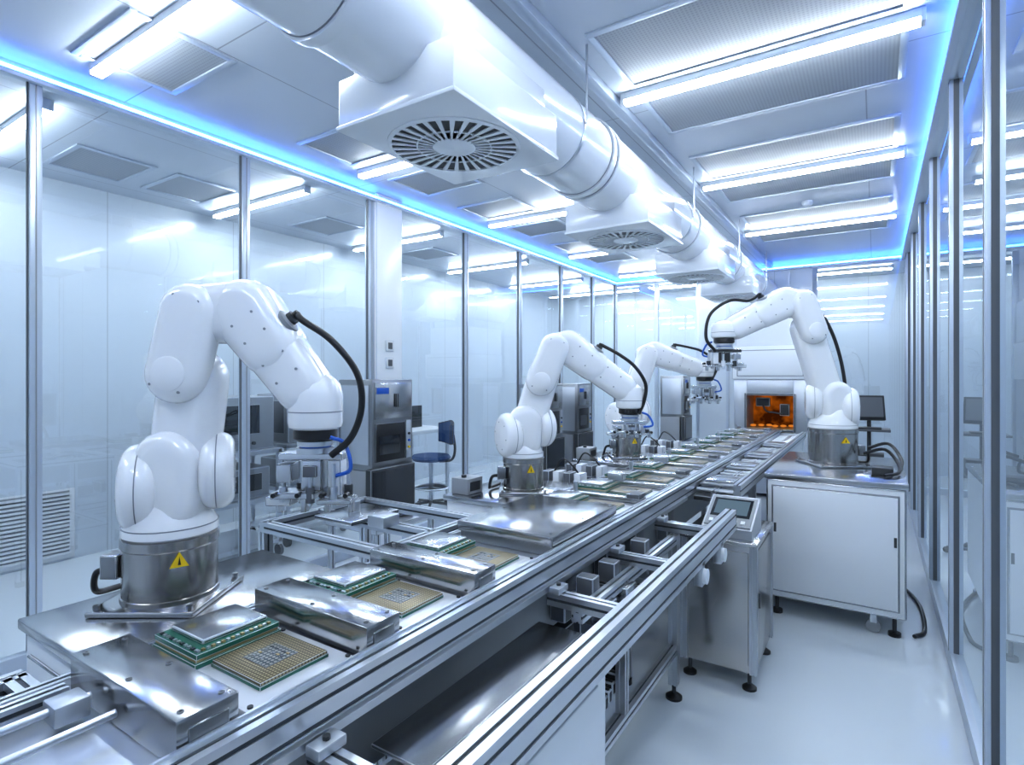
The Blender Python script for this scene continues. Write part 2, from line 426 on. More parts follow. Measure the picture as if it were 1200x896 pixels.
# ------------------------------------------------------------------ robots
YAW = math.radians(32.9)
def robot(name, loc, rz, P, vs=1):
    M = Matrix.Translation(loc) @ Matrix.Rotation(rz, 4, 'Z')
    g = G(name, M); W = 'robot_white'
    k = P.get('k', 1.0); cr = P['cr']; ch = P['ch']
    g.box((-cr-0.02, -cr-0.02, 0), (cr+0.02, cr+0.02, 0.016), 'steel', 0.004)
    for sx in (-1,1):
        for sy in (-1,1): g.cyl((sx*(cr+0.0), sy*(cr+0.0), 0.016), (sx*(cr+0.0), sy*(cr+0.0), 0.028), 0.009, 'steel_dark', 6)
    g.lathe((0,0,0.016), (0,0,1), [(cr,0),(cr,0.012),(cr-0.004,0.014),(cr-0.004,ch-0.05),(cr,ch-0.045),(cr,ch-0.02),(cr-0.006,ch-0.018)], 'steel_v', 56)
    # connector
    g.box((-cr-0.03, -0.05*vs-0.03, 0.08), (-cr+0.02, -0.05*vs+0.03, 0.15), 'steel_dark', 0.004)
    g.tube([(-cr-0.02, -0.05*vs, 0.1), (-cr-0.06, -0.05*vs, 0.09), (-cr-0.075, -0.03*vs, 0.03), (-cr-0.07, 0.05*vs, 0.012), (-cr-0.02, 0.16*vs, 0.012)], 0.009, 'black')
    # warning label (triangle) on the cylinder
    a0 = math.radians(P.get('lab', -25))*vs
    def cp(da, z, e=0.002): return ((cr+e)*math.cos(a0+da), (cr+e)*math.sin(a0+da), z)
    zc = ch*0.72
    g.add([cp(-0.19, zc-0.020), cp(0.19, zc-0.020), cp(0, zc+0.024)], [(0,1,2)], 'yellow')
    g.add([cp(-0.03, zc-0.013,0.003), cp(0.03, zc-0.013,0.003), cp(0, zc+0.012,0.003)], [(0,1,2)], 'black')
    # turret
    g.lathe((0,0,ch-0.004), (0,0,1), [(cr-0.012,0),(cr-0.002,0.008),(cr-0.002,0.03),(cr-0.02*k,0.065*k),(cr-0.045*k,0.12*k),(0.06*k,0.17*k),(0,0.18*k)], W, 48)
    g.lathe((0,0,ch+0.026), (0,0,1), [(cr-0.01,0),(cr-0.0012,0),(cr-0.0012,0.003),(cr-0.01,0.003)], 'seam', 48)
    S = P['S']; U = P['U']; E = P['E']; F0 = P['F0']; F1 = P['F1']
    ax = Vector((-1, -0.45*vs, 0)).normalized()
    def pod(c, r, th):
        pr = [(0.0,-th)]
        R0 = 0.04*k
        for i in range(7):
            a = math.pi/2*i/6; pr.append((r-R0*(1-math.sin(a)), -th+R0*(1-math.cos(a))))
        for i in range(7):
            a = math.pi/2*i/6; pr.append((r-R0*(1-math.cos(a)), th-R0*(1-math.sin(a))))
        pr.append((0.0, th+0.004))
        g.lathe(c, ax, pr, W, 48)
        g.lathe(c, ax, [(r-0.004,-0.0015),(r+0.0012,-0.0015),(r+0.0012,0.0015),(r-0.004,0.0015)], 'seam', 48)
        e1 = Vector((0,0,1)); e2 = ax.cross(e1)
        for sgn in (1,-1):
            for q in range(6):
                an = 2*math.pi*q/6+0.3
                c2 = Vector(c)+ax*(sgn*(th-0.002))+(e1*math.cos(an)+e2*math.sin(an))*(r-0.05*k)
                g.cyl(c2, c2+ax*(sgn*0.005), 0.004*k, 'grey', 8)
    sx, sz = S
    pod((sx-0.085*k, -0.02*k*vs, sz-0.005), 0.130*k, 0.05*k)
    pod((sx+0.115*k, 0.03*k*vs, sz+0.04*k), 0.116*k, 0.048*k)
    g.link((sx, sz-0.03*k), 0.105*k, (sx+0.01, sz+0.07*k), 0.10*k, 0, 0.19*k, W, e=0.05*k)
    # upper arm
    g.link((sx+0.02*k, sz+0.02), 0.092*k, U, P.get('ur', 0.092)*k, 0.01*vs, 0.14*k, W, e=0.05*k)
    # outer elbow link in front
    g.link(P['E0'], 0.086*k, E, 0.084*k, -0.055*k*vs, 0.11*k, W, e=0.045*k)
    fy = 0.110
    for c, r in ((P['E0'], 0.05*k),):
        g.lathe((c[0], -fy*k*vs, c[1]), (0,-vs,0), [(r,0),(r,0.002),(r-0.006,0.005),(0,0.006)], W, 32)
    for c, r in ((E, 0.052*k), (P['E0'], 0.06*k)):
        for q in range(4):
            an = 2*math.pi*q/4+0.5
            g.cyl((c[0]+r*math.cos(an), -(fy-0.012)*k*vs, c[1]+r*math.sin(an)), (c[0]+r*math.cos(an), -(fy-0.002)*k*vs, c[1]+r*math.sin(an)), 0.004*k, 'grey', 8)
    # elbow housing + forearm
    g.link(E, 0.086*k, F0, 0.094*k, 0.0, 0.17*k, W, e=0.06*k)
    d = Vector((F1[0]-F0[0], F1[1]-F0[1])); L = d.length; d.normalize(); nrm = Vector((-d.y, d.x))
    if nrm.y < 0: nrm = -nrm
    mid = (F0[0]+d.x*L*0.45, F0[1]+d.y*L*0.45)
    g.link(F0, 0.098*k, mid, 0.090*k, 0, 0.175*k, W, e=0.06*k)
    g.link(mid, 0.085*k, F1, 0.078*k, 0, 0.155*k, W, e=0.055*k)
    for q in (0.12, 0.34, 0.62, 0.85):
        for sg in (-1, 1):
            x = F0[0]+d.x*L*q+nrm.x*sg*0.035*k; z = F0[1]+d.y*L*q+nrm.y*sg*0.035*k
            hh = 0.0872 if q < 0.45 else 0.0775
            g.cyl((x, -(hh-0.004)*k*vs, z), (x, -(hh+0.002)*k*vs, z), 0.004*k, 'grey', 8)
    # cable port
    cp0 = Vector((F0[0]+d.x*L*0.36+nrm.x*0.082*k, -0.03*vs, F0[1]+d.y*L*0.36+nrm.y*0.082*k))
    up = Vector((nrm.x, 0, nrm.y))
    g.cyl(cp0, cp0+up*0.03*k, 0.02*k, 'dark', 16); g.cyl(cp0+up*0.025*k, cp0+up*0.045*k, 0.013*k, 'black', 12)
    g.lathe(cp0-up*0.002, up, [(0.038*k,0),(0.038*k,0.012*k),(0.03*k,0.016*k),(0,0.016*k)], 'grey', 20)
    # wrist
    wx = P['wx']; wt = P['wt']; wb = P['wb']; wr = 0.08*k
    h = wt-wb
    g.lathe((wx,0,wb), (0,0,1), [(wr-0.012,0),(wr-0.003,0.006),(wr,0.02),(wr,h*0.62),(wr-0.008,h*0.8),(wr-0.03,h*0.93),(wr-0.055,h),(0,h+0.005)], W, 40)
    g.lathe((wx,0,wb+h*0.3), (0,0,1), [(wr-0.004,0),(wr+0.0012,0),(wr+0.0012,0.003),(wr-0.004,0.003)], 'seam', 40)
    g.lathe((wx,0,wb), (0,0,-1), [(0.062*k,0),(0.064*k,0.006),(0.064*k,0.028*k),(0.055*k,0.034*k),(0.045*k,0.036*k)], 'black', 32)
    z = wb-0.036*k
    g.cyl((wx,0,z), (wx,0,z-0.014*k), 0.052*k, 'alu', 32); g.cyl((wx,0,z-0.014*k), (wx,0,z-0.019*k), 0.046*k, 'blue', 32)
    g.cyl((wx,0,z-0.019*k), (wx,0,z-0.035*k), 0.055*k, 'alu', 32)
    z -= 0.035*k; b = P['tb']; T = z-b
    tm = P.get('tm', 'alu')
    # gripper
    g.box((wx-0.10*k,-0.035*k,z-0.02*k),(wx+0.09*k,0.035*k,z), tm, 0.003)
    g.box((wx-0.03*k,-0.04*k,b+T*0.35),(wx+0.03*k,0.03*k,z-0.02*k), tm, 0.003)
    g.box((wx+0.045*k,-0.03*k,b+T*0.25),(wx+0.085*k,0.03*k,z-0.02*k), 'white_matte', 0.003)
    g.box((wx-0.10*k,-0.05*k,b+T*0.5),(wx-0.055*k,0.02*k,z-0.03*k), 'alu_matte', 0.003)
    g.box((wx-0.135*k,-0.04*k,b+T*0.08),(wx-0.06*k,0.02*k,b+T*0.24), 'white_matte', 0.003)
    g.box((wx-0.02*k,-0.055*k,b+T*0.6),(wx+0.02*k,-0.04*k,b+T*0.8), 'darkgrey', 0.002)
    for j, (ox, oy) in enumerate(((-0.085,-0.03),(-0.055,0.03),(0.0,-0.045),(0.02,0.04),(0.065,-0.035),(0.1,0.0))):
        g.cyl((wx+ox*k, oy*k, b+T*0.05*(j%3)), (wx+ox*k, oy*k, z-0.03*k), 0.007*k, 'alu', 10)
        g.cyl((wx+ox*k, oy*k, b+T*0.15), (wx+ox*k, oy*k, b+T*0.42), 0.013*k, ['alu','dark','darkgrey','white_matte','alu','dark'][j], 12)
    g.box((wx-0.115*k,-0.055*k,b+T*0.22),(wx+0.015*k,0.035*k,b+T*0.32), 'alu', 0.002)
    g.box((wx+0.02*k,-0.05*k,b+T*0.12),(wx+0.12*k,0.03*k,b+T*0.2), 'alu_matte', 0.002)
    for ox in (-0.1, -0.03, 0.04, 0.11):
        g.box((wx+ox*k-0.008,-0.02*k,b-0.01),(wx+ox*k+0.008,0.01*k,b+T*0.24), 'alu', 0.002)
        g.cyl((wx+ox*k, -0.04*k, b+T*0.3), (wx+ox*k, -0.07*k, b+T*0.3), 0.007*k, 'black', 10)
    g.tube([(wx+0.07*k,-0.03*k,b+T*0.6),(wx+0.12*k,-0.05*k,b+T*0.75),(wx+0.1*k,-0.04*k,z+0.03*k),(wx+0.06*k,-0.05*k,z+0.05*k)], 0.006*k, 'blue', 6)
    # main cable
    st = cp0+up*0.04*k
    pts = [tuple(st)] + [(p[0], -0.05*vs, p[1]) for p in P['cable']]
    g.tube(pts, P.get('cabr', 0.010)*k, 'black', 12)
    if 'cable2' in P: g.tube([(p[0], 0.06*vs, p[1]) for p in P['cable2']], 0.011*k, 'black', 10)
    return g.done()

robot('robot_arm', (-1.79, 0.867, 0.93), YAW, dict(cr=0.130, ch=0.2, S=(0.01,0.34), U=(0.065,0.66), E0=(0.055,0.675), E=(0.095,0.855),
    F0=(0.235,0.86), F1=(0.405,0.635), wx=0.437, wt=0.68, wb=0.51, tb=0.27, lab=-50,
    cable=[(0.42,0.83),(0.50,0.775),(0.575,0.68),(0.59,0.58),(0.56,0.49),(0.50,0.435)]))
robot('robot_arm', (-1.72, 2.78, 0.93), YAW, dict(cr=0.12, ch=0.2, S=(0.0,0.33), U=(0.12,0.68), E0=(0.10,0.64), E=(0.18,0.83),
    F0=(0.26,0.835), F1=(0.58,0.60), wx=0.62, wt=0.63, wb=0.48, tb=0.32, lab=-70,
    cable=[(0.55,0.79),(0.64,0.72),(0.70,0.62),(0.69,0.52),(0.66,0.45)]))
robot('robot_arm', (-1.72, 4.4, 0.93), YAW, dict(cr=0.12, ch=0.2, S=(0.0,0.33), U=(0.11,0.70), E0=(0.09,0.64), E=(0.16,0.84),
    F0=(0.23,0.85), F1=(0.55,0.74), wx=0.64, wt=0.78, wb=0.66, tb=0.45, lab=-70,
    cable=[(0.5,0.9),(0.6,0.87),(0.7,0.8),(0.72,0.72),(0.68,0.63)]))
robot('robot_arm', (-0.264, 4.76, 0.946), YAW+math.pi, dict(k=1.15, cr=0.165, ch=0.27, S=(-0.01,0.42), U=(0.19,1.0), E0=(0.18,0.98), E=(0.25,1.18),
    F0=(0.36,1.19), F1=(0.72,1.01), wx=0.80, wt=1.06, wb=0.93, tb=0.70, tm='dark', lab=-90,
    cable=[(0.64,1.20),(0.78,1.20),(0.92,1.1),(0.95,0.93),(0.88,0.83)],
    cable2=[(0.14,1.16),(0.04,1.10),(-0.04,0.95),(-0.1,0.75),(-0.13,0.55),(-0.12,0.46)]), vs=-1)

# ------------------------------------------------------------------ robot tables
def rtable(x0, x1, y0, y1, z):
    g = G('robot_table')
    g.box((x0, y0, z-0.03), (x1, y1, z-0.001), 'steel', 0.004)
    g.box((x0+0.015, y0+0.015, 0.12), (x1-0.01, y1-0.015, z-0.03), 'white_paint', 0.005)
    g.box((x0+0.05, y0+0.005, 0.2), (x1-0.05, y0+0.016, z-0.09), 'white_matte', 0.004)
    for x in (x0+0.06, x1-0.06):
        for y in (y0+0.06, y1-0.06):
            g.cyl((x,y,0.03),(x,y,0.12),0.015,'dark',10); g.cyl((x,y,0),(x,y,0.03),0.035,'black',16)
    g.done()
rtable(-1.99, -1.535, 0.56, 1.30, 0.93)
rtable(-2.05, -1.535, 2.45, 3.15, 0.93)
rtable(-2.05, -1.535, 4.05, 4.75, 0.93)
# right hand white table
g = G('robot_pedestal_cabinet')
x0, x1, y0, y1, z = -0.63, 0.17, 4.11, 5.4, 0.945
g.box((x0, y0, z-0.035), (x1, y1, z), 'steel', 0.004)
g.box((x0+0.01, y0+0.01, 0.12), (x1-0.01, y1-0.01, z-0.035), 'white_paint', 0.012)
g.box((x0+0.05, y0-0.004, 0.17), (x1-0.05, y0+0.012, z-0.08), 'white_paint', 0.006)
g.box((x0+0.045, y0+0.004, 0.165), (x1-0.045, y0+0.011, z-0.075), 'seam')
g.box((x0+0.06, y0-0.007, 0.56), (x0+0.075, y0-0.002, 0.62), 'dark'); g.box((x1-0.075, y0-0.007, 0.56), (x1-0.06, y0-0.002, 0.62), 'dark')
for x in (x0+0.07, x1-0.07):
    for y in (y0+0.07, y1-0.07):
        g.cyl((x,y,0.02),(x,y,0.12),0.012,'dark',10); g.cyl((x,y,0),(x,y,0.022),0.035,'black',16)
        g.cyl((x-0.11,y-0.015,0.04),(x-0.11,y+0.015,0.04),0.04,'grey',18); g.box((x-0.13,y-0.02,0.06),(x-0.09,y+0.02,0.12),'alu',0.003)
g.done()
g = G('power_cable_bundle')
z = 0.946
g.box((-0.02, 4.40, z), (0.1, 4.52, z+0.05), 'dark', 0.004)
g.tube([(-0.07,4.72,z+0.10),(0.05,4.70,z+0.14),(0.12,4.6,z+0.08),(0.13,4.4,z+0.03),(0.05,4.3,z+0.014)], 0.011, 'black')
g.tube([(-0.05,4.9,z+0.12),(0.08,4.9,z+0.16),(0.15,4.7,z+0.08),(0.14,4.5,z+0.03)], 0.011, 'black')
g.done()
g = G('floor_cable'); g.tube([(0.05,5.5,0.013),(0.24,4.9,0.013),(0.26,4.35,0.013),(0.2,4.2,0.013)], 0.012, 'black'); g.done()

# ------------------------------------------------------------------ conveyor line
g = G('conveyor_line')
TZ = 0.915
g.box((-1.50, -0.6, TZ-0.03), (-1.0, 7.9, TZ-0.001), 'alu_matte', 0.003)
g.box((-1.49, 0.45, 0.62), (-1.06, 7.9, TZ-0.03), 'grey', 0.003)
g.ext(1, -0.6, 7.9, (-1.515, 0.90), 0.03, 0.06, nh=1)
# inner (main) double slot rail
g.ext(1, -0.6, 7.4, (-0.985, 0.905), 0.045, 0.09, nw=1, nh=2)
g.box((-0.962, -0.6, 0.855), (-0.945, 3.4, 0.875), 'alu')
g.box((-1.012, -0.6, 0.93), (-1.006, 7.4, 0.955), 'alu')
for y in (4.2, 5.6, 7.2):
    for x in (-1.40, -0.72):
        g.ext(2, 0.07, 0.86, (x, y), 0.045, 0.045); g.cyl((x,y,0),(x,y,0.07),0.03,'black',14)
# drive motors hanging under the rail
for y in (1.95, 2.35, 2.7, 3.2):
    g.box((-1.05,y-0.06,0.66),(-0.985,y+0.06,0.84),'darkgrey',0.006); g.cyl((-0.985,y,0.74),(-0.955,y,0.74),0.03,'alu',16)
# far side lane
g.ext(1, 3.58, 7.4, (-0.70, 0.905), 0.045, 0.07, nh=1)
g.ext(1, 3.58, 7.4, (-0.84, 0.87), 0.03, 0.04)
g.box((-0.96, 3.58, 0.82), (-0.72, 7.4, 0.85), 'steel_dark', 0.003)
g.box((-0.715, 5.45, 0.35), (-0.70, 7.4, 0.86), 'white_paint', 0.003)
for k in range(29):
    y = 3.65+0.13*k
    g.cyl((-0.955,y,0.88),(-0.725,y,0.88),0.013,'alu',10)
# infeed rails at the near left
g.ext(1, -0.6, 0.48, (-1.66, 0.89), 0.045, 0.045)
g.ext(1, -0.6, 0.48, (-1.42, 0.94), 0.03, 0.03)
g.ext(0, -1.66, -1.5, (0.46, 0.89), 0.045, 0.045)
g.cyl((-1.33,-0.2,0.955),(-1.33,0.49,0.955),0.008,'alu',12); g.cyl((-1.22,-0.2,0.955),(-1.22,0.49,0.955),0.008,'alu',12)
g.box((-1.37,0.22,0.92),(-1.18,0.30,0.975),'alu',0.004)
g.box((-1.36,0.42,0.93),(-1.30,0.48,0.97),'alu_matte',0.004)
g.done()

g = G('conveyor_side_frame')
# outer rail
g.ext(1, -0.6, 2.92, (-0.60, 0.89), 0.05, 0.10, nw=1, nh=2)
g.box((-0.632, -0.6, 0.85), (-0.625, 2.92, 0.90), 'alu')
g.box((-0.63, 2.92, 0.84), (-0.575, 2.93, 0.94), 'dark')
# cross beams between rails
for y in (-0.3, 0.74, 1.72, 2.25, 2.85):
    g.ext(0, -0.955, -0.626, (y, 0.83), 0.045, 0.045)
    for x in (-0.92, -0.66):
        g.box((x-0.02, y-0.035, 0.853), (x+0.02, y+0.035, 0.875), 'alu_matte', 0.003); g.cyl((x,y,0.875),(x,y,0.883),0.008,'dark',8)
# steel chute plate between rails
g.box((-0.965,0.90,0.752),(-0.80,1.66,0.762),'lid',0.002)
g.box((-0.80,0.90,0.71),(-0.795,1.66,0.762),'steel',0.001)
# lower frame
for y in (0.0, 1.45, 2.78):
    for x in (-0.84,):
        g.ext(2, 0.07, 0.81 if y > 2 else 0.70, (x, y), 0.045, 0.045)
        g.cyl((x,y,0.02),(x,y,0.07),0.01,'dark',8); g.lathe((x,y,0),(0,0,1),[(0.04,0),(0.04,0.012),(0.018,0.028),(0,0.03)],'black',18)
g.ext(1, 0.0, 2.78, (-0.84, 0.25), 0.045, 0.045)
g.ext(1, 1.7, 2.80, (-0.84, 0.79), 0.04, 0.04)
g.ext(2, 0.27, 0.79, (-0.84, 2.1), 0.04, 0.04)
# white enclosure under the front rail
g.box((-0.955, -0.6, 0.05), (-0.63, 1.40, 0.70), 'white_paint', 0.004)
g.box((-0.635, -0.6, 0.05), (-0.615, 1.42, 0.825), 'white_paint', 0.004)
g.box((-0.617, 0.55, 0.10), (-0.608, 1.36, 0.79), 'white_paint', 0.004)
g.box((-0.608, 0.98, 0.60), (-0.600, 1.08, 0.64), 'dark', 0.003)
for y in (2.3, 2.62):
    g.cyl((-0.575,y,0.80),(-0.56,y,0.80),0.03,'white_paint',24); g.box((-0.61,y-0.02,0.76),(-0.575,y+0.02,0.86),'alu',0.003)
# cable chain
for k in range(26):
    a = k/25
    y = 1.55+0.95*a; zz = 0.66-0.33*math.sin(math.pi*min(1, a*1.15))*0.9-0.05*a
    g.cbox((-0.90, y, zz), (0.07, 0.032, 0.05), 'black', 0.006)
for y in (1.9, 2.1, 2.45):
    g.box((-0.94, y-0.05, 0.70), (-0.80, y+0.05, 0.78), 'steel', 0.004); g.cyl((-0.8,y,0.74),(-0.68,y,0.74),0.014,'alu',12)
    g.box((-0.93, y-0.03, 0.78), (-0.86, y+0.03, 0.86), 'darkgrey', 0.004)
g.done()
g = G('conveyor_bench_legs')
for y in (0.0, 1.45, 2.78):
    g.ext(2, 0.03, 0.619, (-1.40, y), 0.045, 0.045); g.cyl((-1.40,y,0),(-1.40,y,0.03),0.03,'black',14)
    g.ext(2, 0.03, 0.619, (-1.09, y), 0.045, 0.045); g.cyl((-1.09,y,0),(-1.09,y,0.03),0.03,'black',14)
g.ext(1, 0.0, 2.78, (-1.40, 0.25), 0.045, 0.045); g.ext(1, 0.0, 2.78, (-1.09, 0.25), 0.045, 0.045)
g.box((-1.40, 1.5, 0.40), (-1.06, 2.7, 0.43), 'alu_matte', 0.003)
for k in range(5): g.box((-1.3, 1.6+0.22*k, 0.43), (-1.1, 1.76+0.22*k, 0.53), 'darkgrey' if k%2 else 'dark', 0.004)
g.done()

# steel clamp blocks
def block(x0, x1, y0, y1, z1=1.0):
    g = G('steel_clamp_block')
    g.box((x0, y0, TZ), (x1, y1, z1), 'steel', 0.003)
    for x in (x0+0.025, (x0+x1)/2, x1-0.025):
        for y in (y0+0.02, y1-0.02):
            g.lathe((x,y,z1),(0,0,1),[(0.006,0),(0.006,0.002),(0.003,0.002),(0.003,0.0005)],'steel_dark',12)
    g.box((x1-0.006, y0+0.02, TZ+0.02), (x1+0.003, y1-0.02, z1-0.02), 'steel_dark', 0.002)
    g.done()
block(-1.46, -1.016, 0.50, 0.615)
block(-1.47, -1.016, 0.935, 1.045)
block(-1.47, -1.016, 1.365, 1.475)
# large cover plate
g = G('steel_cover_plate')
g.box((-1.46, 1.86, TZ), (-1.02, 2.46, 0.955), 'steel_dark', 0.003)
g.box((-1.47, 1.85, 0.955), (-1.016, 2.47, 0.995), 'steel', 0.004)
for x in (-1.44, -1.04):
    for y in (1.88, 2.16, 2.44): g.cyl((x,y,0.995),(x,y,0.997),0.006,'steel_dark',10)
g.done()

# pallets with processors
def palletmesh():
    g = G('chip_pallet')
    g.box((-0.145,-0.138,0), (0.135,0.135,0.014), 'pallet', 0.003)
    g.box((-0.235,-0.138,0), (-0.15,0.135,0.012), 'pallet', 0.003)
    for sx in (-0.13, 0.12):
        for sy in (-0.125, 0.125): g.cyl((sx,sy,0.014),(sx,sy,0.018),0.006,'dark',10)
    cx0, cx1, cy0, cy1 = -0.106, 0.084, -0.080, 0.098
    g.box((cx0,cy0,0.014), (cx1,cy1,0.023), 'pcb', 0.001)
    g.box((cx0+0.002,cy0+0.002,0.023), (cx1-0.002,cy1-0.002,0.030), 'pins', 0.001)
    mx, my = (cx0+cx1)/2, (cy0+cy1)/2
    g.box((mx-0.044,my-0.042,0.030), (mx+0.044,my+0.042,0.0315), 'die', 0.0005)
    for i in range(5):
        for j in range(4):
            if random.random() < 0.75:
                g.cbox((mx-0.030+0.015*i,my-0.024+0.016*j,0.0322), (0.009,0.005,0.0016), random.choice(['grey','gold','darkgrey']))
    # stacked board carrier
    y0 = -0.105
    g.box((-0.315,y0-0.005,0.014), (-0.118,0.11,0.026), 'pcb', 0.001)
    g.box((-0.311,y0,0.026), (-0.123,0.105,0.034), 'gold', 0.001)
    g.box((-0.315,y0,0.034), (-0.121,0.107,0.046), 'pcb', 0.001)
    g.box((-0.305,y0+0.034,0.046), (-0.158,0.098,0.058), 'lid', 0.004)
    g.box((-0.300,-0.09,0.0), (-0.24,0.09,0.014), 'pallet', 0.001)
    for k in range(16):
        yy = y0+0.01+0.012*k
        g.cbox((-0.133,yy,0.048), (0.008,0.007,0.006), 'gold' if k%2 else 'alu')
    for k in range(11):
        g.cbox((-0.30+0.016*k,y0+0.010,0.048), (0.008,0.008,0.005), 'alu' if k%3 else 'dark')
    return g.done(mesh_only=True)
pm = palletmesh()
ys = [0.79, 1.215, 1.645, 2.64, 3.07, 3.50, 3.93, 4.36, 4.79, 5.22, 5.65, 6.08, 6.51, 6.94]
for y in ys: inst(pm, 'chip_pallet', (-1.18 if y < 2 else -1.165, y, TZ))
for i, y in enumerate([2.855, 3.285, 3.715, 4.145, 4.575, 5.005, 5.435, 5.865, 6.295, 6.725, 7.2]):
    g = G('transfer_fixture')
    g.box((-1.46, y-0.035, TZ), (-1.02, y+0.035, TZ+0.04), 'steel', 0.003)
    if i % 2 == 0:
        g.box((-1.10, y-0.05, TZ+0.04), (-1.03, y+0.05, TZ+0.065), 'darkgrey', 0.003)
        g.cyl((-1.42,y,TZ+0.04),(-1.42,y,TZ+0.09),0.014,'alu',12)
    else:
        g.box((-1.40, y-0.03, TZ+0.04), (-1.30, y+0.03, TZ+0.08), 'alu_matte', 0.003)
    g.done()
for y in (3.85, 4.6, 5.3, 6.2):
    g = G('chip_tray')
    g.box((-0.955,y-0.13,0.894), (-0.73,y+0.13,0.91), 'alu_matte', 0.003); g.box((-0.93,y-0.10,0.91),(-0.755,y+0.10,0.925),'lid',0.003)
    g.done()

# ------------------------------------------------------------------ stainless cabinet + HMI
g = G('control_cabinet')
g.box((-0.87,3.04,0.09), (-0.51,3.55,0.74), 'steel_v', 0.004)
g.box((-0.885,3.025,0.735), (-0.495,3.565,0.752), 'steel', 0.004)
g.box((-0.513,3.07,0.13), (-0.504,3.52,0.70), 'steel_v', 0.004)
g.box((-0.84,3.032,0.13), (-0.54,3.042,0.70), 'steel_v', 0.004)
g.ext(2, 0.09, 0.735, (-0.515, 3.045), 0.035, 0.035); g.ext(2, 0.09, 0.735, (-0.515, 3.545), 0.035, 0.035); g.ext(2, 0.09, 0.735, (-0.865, 3.045), 0.035, 0.035)
g.box((-0.504,3.12,0.40),(-0.494,3.135,0.48),'dark',0.002)
for x in (-0.84,-0.54):
    for y in (3.07,3.52):
        g.cyl((x,y,0.02),(x,y,0.09),0.01,'dark',8); g.lathe((x,y,0),(0,0,1),[(0.035,0),(0.035,0.012),(0.016,0.026),(0,0.028)],'black',18)
g.done()
g = G('touch_panel_console')
z = 0.753
g.prism([(3.08,z),(3.07,z+0.05),(3.33,z+0.17),(3.36,z+0.165),(3.36,z)], 0, -0.78, -0.53, 'alu_matte')
dv = Vector((0, 0.26, 0.12)).normalized(); nv = Vector((0, -0.12, 0.26)).normalized()
def sl(u, v, e): return Vector((u, 3.07, z+0.05))+dv*v+nv*e
def slab(u0,u1,v0,v1,e0,e1,mat):
    V=[sl(u0,v0,e0),sl(u1,v0,e0),sl(u1,v1,e0),sl(u0,v1,e0),sl(u0,v0,e1),sl(u1,v0,e1),sl(u1,v1,e1),sl(u0,v1,e1)]
    g.add(V,[(0,3,2,1),(4,5,6,7),(0,1,5,4),(1,2,6,5),(2,3,7,6),(3,0,4,7)],mat)
slab(-0.77,-0.54,0.015,0.27,0,0.006,'grey'); slab(-0.755,-0.555,0.09,0.25,0.006,0.008,'screen'); slab(-0.74,-0.57,0.11,0.235,0.008,0.0085,'display')
for k in range(5): slab(-0.75+0.04*k,-0.73+0.04*k,0.035,0.06,0.006,0.012,'blue' if k==2 else 'white_matte')
g.done()

# ------------------------------------------------------------------ inspection machines
def machine(x0, x1, y0, y1, z0, z1):
    g = G('inspection_machine')
    w = y1-y0; h = z1-z0
    g.box((x0,y0,z0+h*0.36),(x1,y1,z1),'steel_dark',0.006)
    g.box((x0,y0,z0),(x1-0.06,y1,z0+h*0.36),'grey',0.006)
    g.box((x0+0.03,y0-0.006,z0+h*0.4),(x1-0.03,y0+0.002,z1-0.04),'alu_matte',0.004)
    X = x1
    g.box((X-0.002,y0+0.02,z1-h*0.28),(X+0.01,y1-0.02,z1-0.02),'steel',0.004)
    g.box((X-0.002,y0+0.03,z0+h*0.42),(X+0.008,y1-0.09,z1-h*0.31),'black',0.003)
    g.box((X+0.008,y0+0.06,z0+h*0.47),(X+0.012,y1-0.15,z1-h*0.40),'screen')
    g.box((X-0.002,y1-0.08,z0+h*0.42),(X+0.008,y1-0.02,z1-h*0.3),'alu_matte',0.003)
    g.box((X+0.01,y0+0.03,z1-0.11),(X+0.014,y0+0.16,z1-0.06),'blue',0.002)
    g.box((X+0.01,y1-0.2,z1-h*0.2),(X+0.03,y1-0.18,z1-h*0.1),'dark',0.003)
    for k in range(3): g.cyl((X+0.006,y1-0.05,z0+h*(0.5+0.05*k)),(X+0.018,y1-0.05,z0+h*(0.5+0.05*k)),0.01,['yellow','blue','dark'][k],12)
    g.box((X-0.03,y0-0.04,z0+0.01),(X+0.03,y1+0.0,z0+h*0.38),'dark',0.006)
    g.box((X+0.03,y0-0.02,z0+0.03),(X+0.034,y1-0.02,z0+h*0.36),'screen')
    g.box((x0-0.03,y0-0.1,z0-0.04),(x1+0.15,y1+0.12,z0),'alu',0.004)
    for x in (x0,x1+0.12):
        for y in (y0-0.07,y1+0.09):
            g.ext(2,0.08,z0-0.04,(x,y),0.04,0.04); g.cyl((x,y-0.015,0.04),(x,y+0.015,0.04),0.04,'dark',16); g.box((x-0.015,y-0.02,0.04),(x+0.015,y+0.02,0.08),'alu')
    g.ext(1,y0-0.07,y1+0.09,(x1+0.12,0.2),0.035,0.035)
    g.done()
machine(-3.50,-3.13,2.93,3.36,0.50,1.57)
machine(-3.50,-3.13,5.55,5.95,0.50,1.5)
machine(-3.50,-3.13,6.35,6.75,0.50,1.5)
machine(-2.78,-2.42,8.5,8.85,0.62,1.6)

